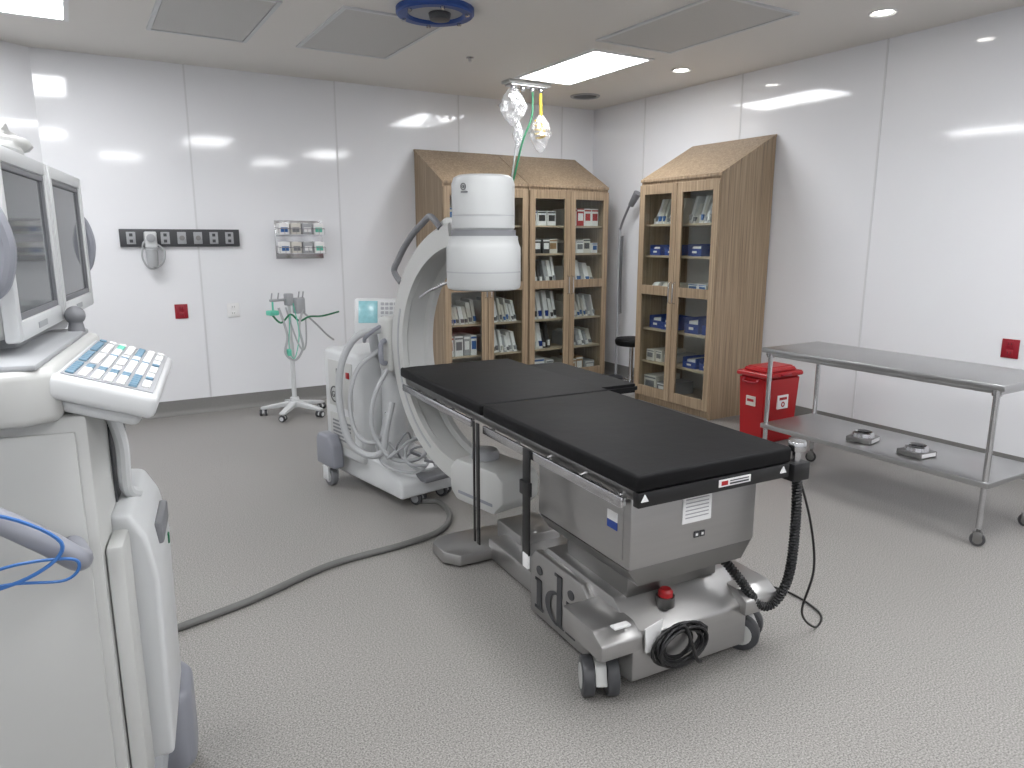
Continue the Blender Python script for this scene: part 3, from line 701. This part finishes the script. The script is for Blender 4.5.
b=B();b.box(.02,.20,-.27,.26,.0,.003,.001,m=2,M=Mk)
for i in range(7):
    for j in range(22):
        if (i<2 and j%7==6) or (i==6 and j%4==0) or (i==3 and j in (8,15)): continue
        x=.026+i*.0245;y=-.264+j*.0238
        mi=1 if (i==0 or (j in (4,5,13)) or (i==4 and j>15) or (i==5 and j<4)) else (3 if (i==2 and j in (18,19,20)) else 0)
        b.box(x,x+.017,y+.002,y+.019,.003,.008,.0015,m=mi,M=Mk,seg=1)
b.obj('keyboard',[PAPER,KEYB,LGREY,TURQ],W)
B().box(-.50,.26,-.25,.30,.14,1.275,.012).obj('cart_body',CWHITE2,W)
B().box(-.49,.235,-.258,-.249,.20,1.24,.003).obj('side_panel',CWHITE2,W)
B().box(.259,.265,.0,.285,.95,1.24,.002).obj('recess_shade_plate',DGREY,W)  # flat dark plate; its colour stands in for shade inside an opening
B().tube([(.27,-.02,1.24),(.29,-.02,1.15),(.285,.02,1.02),(.30,.08,.98)],.016).obj('recess_trim',CWHITE,W)
B().prism([(.255,.30),(.345,.30),(.352,.80),(.335,.92),(.30,.985),(.255,.99)],'y',-.10,.30,.014,seg=3).obj('front_drawer',CWHITE,W)
B().box(.335,.358,.04,.24,.84,.90,.008).obj('drawer_pull',MGREY,W)
B().box(.349,.356,.215,.235,.77,.80,.002).obj('green_marker',GREEN,W)
B().box(.262,.30,-.24,-.12,.30,.96,.01).obj('front_rib',CWHITE2,W)
B().box(-.50,.30,-.32,.30,.10,.17,.02).obj('base_plate',LGREY,W)
B().prism([(.22,.16),(.345,.16),(.375,.20),(.375,.34),(.34,.40),(.22,.40)],'z',.04,.30,.025,seg=4).obj('corner_bumper',PGREY,W)
B().prism([(-.55,.14),(-.40,.14),(-.40,.36),(-.50,.36),(-.55,.30)],'z',.04,.30,.025,seg=4).obj('corner_bumper',PGREY,W)
for x,y in ((.22,.24),(-.42,.24),(.2,-.22),(-.42,-.22)): caster(W,x,y,.045,.03,False,LGREY,DGREY,0,.12)
B().tube([(-.34,-.25,1.16),(-.28,-.36,1.18),(-.05,-.40,1.165),(.08,-.40,1.13),(.18,-.40,1.06),(.235,-.38,1.0),(.22,-.30,.985),(.2,-.24,.985)],.024,seg=16).obj('cable_hook',PGREY,W)
b=B()
b.tube([(-.25,-.40,1.12),(-.05,-.44,1.10),(.10,-.44,1.14),(.22,-.43,1.06),(.16,-.44,1.0),(.0,-.43,.97),(-.2,-.42,.98)],.0038,seg=6)
b.tube([(-.25,-.41,1.05),(-.05,-.43,1.04),(.05,-.44,1.10),(.1,-.44,1.18),(.03,-.45,1.10),(-.05,-.44,.95),(-.2,-.42,.86)],.0038,seg=6)
b.tube([(-.25,-.42,1.0),(0,-.44,1.0),(.14,-.44,1.03),(.24,-.43,1.02),(.22,-.43,.98),(.1,-.44,.99),(-.02,-.44,.93),(-.2,-.42,.92)],.0033,seg=6)
b.tube([(-.3,-.41,.96),(-.1,-.43,.99),(.06,-.44,.96),(-.05,-.44,.90),(-.25,-.42,.84)],.0033,seg=6)
b.obj('blue_cable',LBLUE,W)
tt=bmesh.new();bmesh.ops.create_icosphere(tt,subdivisions=4,radius=1)
for v in tt.verts:
    q=noise.noise(v.co*2.3)*.3+noise.noise(v.co*5)*.16
    v.co=Vector((v.co.x*.08*(1+q),v.co.y*.20*(1+q),max(-.0,v.co.z*.055*(1+q*1.5)+.02)))
cv=B().merge(tt).obj('plastic_cover',CWHITE2,None,'crumpled white plastic cover lying on the monitor top','plastic cover')
Rz=Matrix.Rotation(a9,4,'Z')
lp=Rz@Vector((.03*K,.16*K,0));cv.location=(W.location.x+lp.x,W.location.y+lp.y,1.845*K);cv.rotation_euler=(0,0,a9)

# ------------------------------------------------------------ steel table
S=thing('steel_table','stainless steel two-tier work table on casters by the wall','table',(4.04*K,1.80*K,0),0,K)
Lh=1.55;Wd=.60
B().box(0,Wd,0,Lh,.872,.905,.004).box(.02,Wd-.02,.02,Lh-.02,.85,.872,.002).obj('table_top',STEEL,S)
B().box(.01,Wd-.01,.02,Lh-.02,.335,.368,.004).obj('lower_shelf',STEEL,S)
for x in (.035,Wd-.035):
    for y in (.05,Lh-.05):
        B().cyl((x,y,.10),(x,y,.87),.016,seg=16).cyl((x,y,.84),(x,y,.872),.024,seg=16).obj('leg',STEEL2,S)
        caster(S,x,y,.038,.022,False,STEELD,RUBBER,.5,.12)
for nm,(x,y,rz) in enumerate(((3.81,2.40,.2),(3.80,2.08,-.1))):
    t=thing('instrument_base','small square steel device with round rim on the lower shelf','instrument',(x,y,.368*K+.0005),rz,group='steel devices on the lower shelf')
    B().box(-.07,.07,-.07,.07,0,.03,.006).obj('base_block',STEELD,t)
    B().lathe([(.042,.03),(.042,.05),(.048,.056),(.058,.05),(.062,.03)]).obj('round_rim',STEEL2,t)
    B().box(-.055,.055,-.072,-.069,.006,.026).obj('white_label',PAPER,t)
    B().cyl((0,0,.03),(0,0,.04),.03).obj('centre_boss',DGREY,t)

# ------------------------------------------------------------ red bin
t=thing('biohazard_bin','red plastic biohazard waste bin with lid and white labels','waste bin',(4.325,3.50,0),0)
w=.19;d=.13
def taper(b,x0,y0,x1,y1,z0,z1,bev,m=0):
    tt=bmesh.new();bmesh.ops.create_cube(tt,size=1)
    for v in tt.verts:
        top=v.co.z>0;v.co=Vector((v.co.x*2*(x1 if top else x0),v.co.y*2*(y1 if top else y0),z1 if top else z0))
    bmesh.ops.bevel(tt,geom=tt.edges[:],offset=bev,segments=3,affect='EDGES');return b.merge(tt,m)
taper(B(),w*.88,d*.88,w,d,0,.50,.02).obj('bin_body',RED,t)
b=taper(B(),w+.012,d+.012,w+.008,d+.008,.495,.53,.008);taper(b,w*.9,d*.9,w*.8,d*.7,.528,.565,.012);b.obj('lid',RED,t)
b=B().box(-.055,.055,-d-.004,-d+.012,.26,.36,m=0);b.box(-.04,.04,-d-.005,-d-.0035,.325,.345,m=1)
b.obj('front_label',[PAPER,RED],t)
B().lathe([(.010,0),(.020,0),(.020,.001),(.010,.001)],M=Matrix.Translation((0,-d-.004,.292))@Matrix.Rotation(pi/2,4,'X'),seg=24).obj('biohazard_symbol',RED,t)
B().box(-w-.002,-w+.012,-.04,.04,.28,.35,m=0).box(-w-.003,-w-.0015,-.03,.03,.31,.33,m=1).obj('side_label',[CREAM,RED],t)
B().box(-.05,.05,-d-.03,-d-.008,.505,.522,.006).obj('front_latch',DRED,t)
B().tube([(-w-.005,-.06,.48),(-w-.03,-.05,.46),(-w-.03,.05,.46),(-w-.005,.06,.48)],.007).obj('bin_handle',DRED,t)

# ------------------------------------------------------------ breathing-circuit stand
t=thing('equipment_stand','white five-legged rolling stand with breathing circuit tubes','medical stand',(1.50,6.10,0),.3)
b=B()
for i in range(5):
    R=Matrix.Rotation(i*2*pi/5,4,'Z')
    b.prism([(0,.075),(.26,.055),(.28,.06),(.28,.075),(.03,.12),(0,.12)],'y',-.025,.025,.006,M=R)
b.cyl((0,0,.07),(0,0,.15),.05,.035,seg=20)
b.obj('star_base',CWHITE,t)
for i in range(5):
    a=i*2*pi/5;caster(t,.26*cos(a),.26*sin(a),.027,.026,True,CWHITE,DGREY,a,.07)
B().cyl((0,0,.14),(0,0,.62),.02).cyl((0,0,.60),(0,0,1.02),.013).obj('pole',CWHITE,t)
b=B().cyl((-.17,0,.98),(.14,0,.98),.011).box(-.03,.03,-.03,.03,.93,1.03,.008)
for x in (-.16,-.10,.09,.13): b.cyl((x,0,.98),(x,-.02,1.04),.006)
b.obj('cross_bar',LGREY,t)
B().box(-.20,-.12,-.05,.03,.86,.90,.01).cyl((-.16,-.02,.90),(-.16,-.02,.97),.008).obj('manifold',TURQ,t)
B().box(.04,.12,-.06,.02,.86,.99,.01).obj('monitor_module',LGREY,t)
B().tube([(-.18,-.02,.88),(-.12,-.06,.8),(-.02,-.05,.86),(.06,-.05,.8),(.15,-.06,.83),(.3,-.02,.82),(.5,.02,.84)],.008).obj('green_tube',GREEN,t)
b=B();b.tube([(-.12,-.04,.92),(-.08,-.08,.7),(-.1,-.07,.55),(-.02,-.08,.48),(.06,-.08,.58),(.04,-.07,.75),(.1,-.05,.9)],.010)
b.tube([(.1,-.03,.88),(.22,-.05,.76),(.33,-.03,.66),(.42,0,.6)],.008)
b.tube([(-.05,-.03,.92),(.0,-.08,.66),(.05,-.09,.56),(.1,-.07,.62),(.12,-.05,.82)],.007)
b.obj('clear_tube',LHOSE,t)
b=B();b.tube([(.02,-.03,.95),(.03,-.08,.7),(-.03,-.09,.5),(-.07,-.08,.6),(-.03,-.06,.86)],.004)
b.box(-.09,-.05,-.09,-.05,.52,.58,.012);b.obj('turquoise_fitting',TURQ,t)

# ------------------------------------------------------------ exam lamp by the corner
t=thing('examination_lamp','grey pole examination lamp with bent arm near the corner','lamp',(4.86,5.93,0),0)
B().lathe([(0,.0),(.09,.0),(.09,.02),(.07,.035),(.02,.05),(0,.05)]).obj('lamp_base',DGREY,t)
B().cyl((0,0,.04),(0,0,1.58),.013).obj('pole',LGREY,t)
B().tube([(0,0,1.56),(-.0,-.05,1.66),(-.0,-.14,1.80),(0,-.2,1.86)],.012).obj('arm',MGREY,t)
B().cyl((0,-.16,1.80),(0,-.26,1.92),.03,.04,bev=.006).obj('lamp_head',MGREY,t)
B().tube(coilpath([(.02,-.02,1.5),(.0,-.03,1.1),(.01,-.03,.7)],.014,.02,6),.004,raw=True,seg=5).obj('coiled_cord',DGREY,t)
t=thing('rolling_stool','black round rolling stool with chrome star base','stool',(4.66,5.45,0),0)
B().lathe([(0,.44),(.15,.44),(.165,.455),(.168,.49),(.155,.51),(0,.515)]).obj('seat',VINYL,t)
B().cyl((0,0,.12),(0,0,.44),.022).obj('gas_post',STEEL2,t)
b=B()
for i in range(5):
    a=i*2*pi/5;b.box(.0,.19,-.014,.014,.06,.085,.004,M=Matrix.Rotation(a,4,'Z'))
b.cyl((0,0,.055),(0,0,.13),.03);b.obj('star_base',STEEL2,t)
for i in range(5):
    a=i*2*pi/5;caster(t,.18*cos(a),.18*sin(a),.025,.02,False,DGREY,BLACK,a,.065)

w=bpy.data.worlds.new('world');SC.world=w;w.use_nodes=True
w.node_tree.nodes['Background'].inputs[0].default_value=(.8,.85,.9,1);w.node_tree.nodes['Background'].inputs[1].default_value=0.2
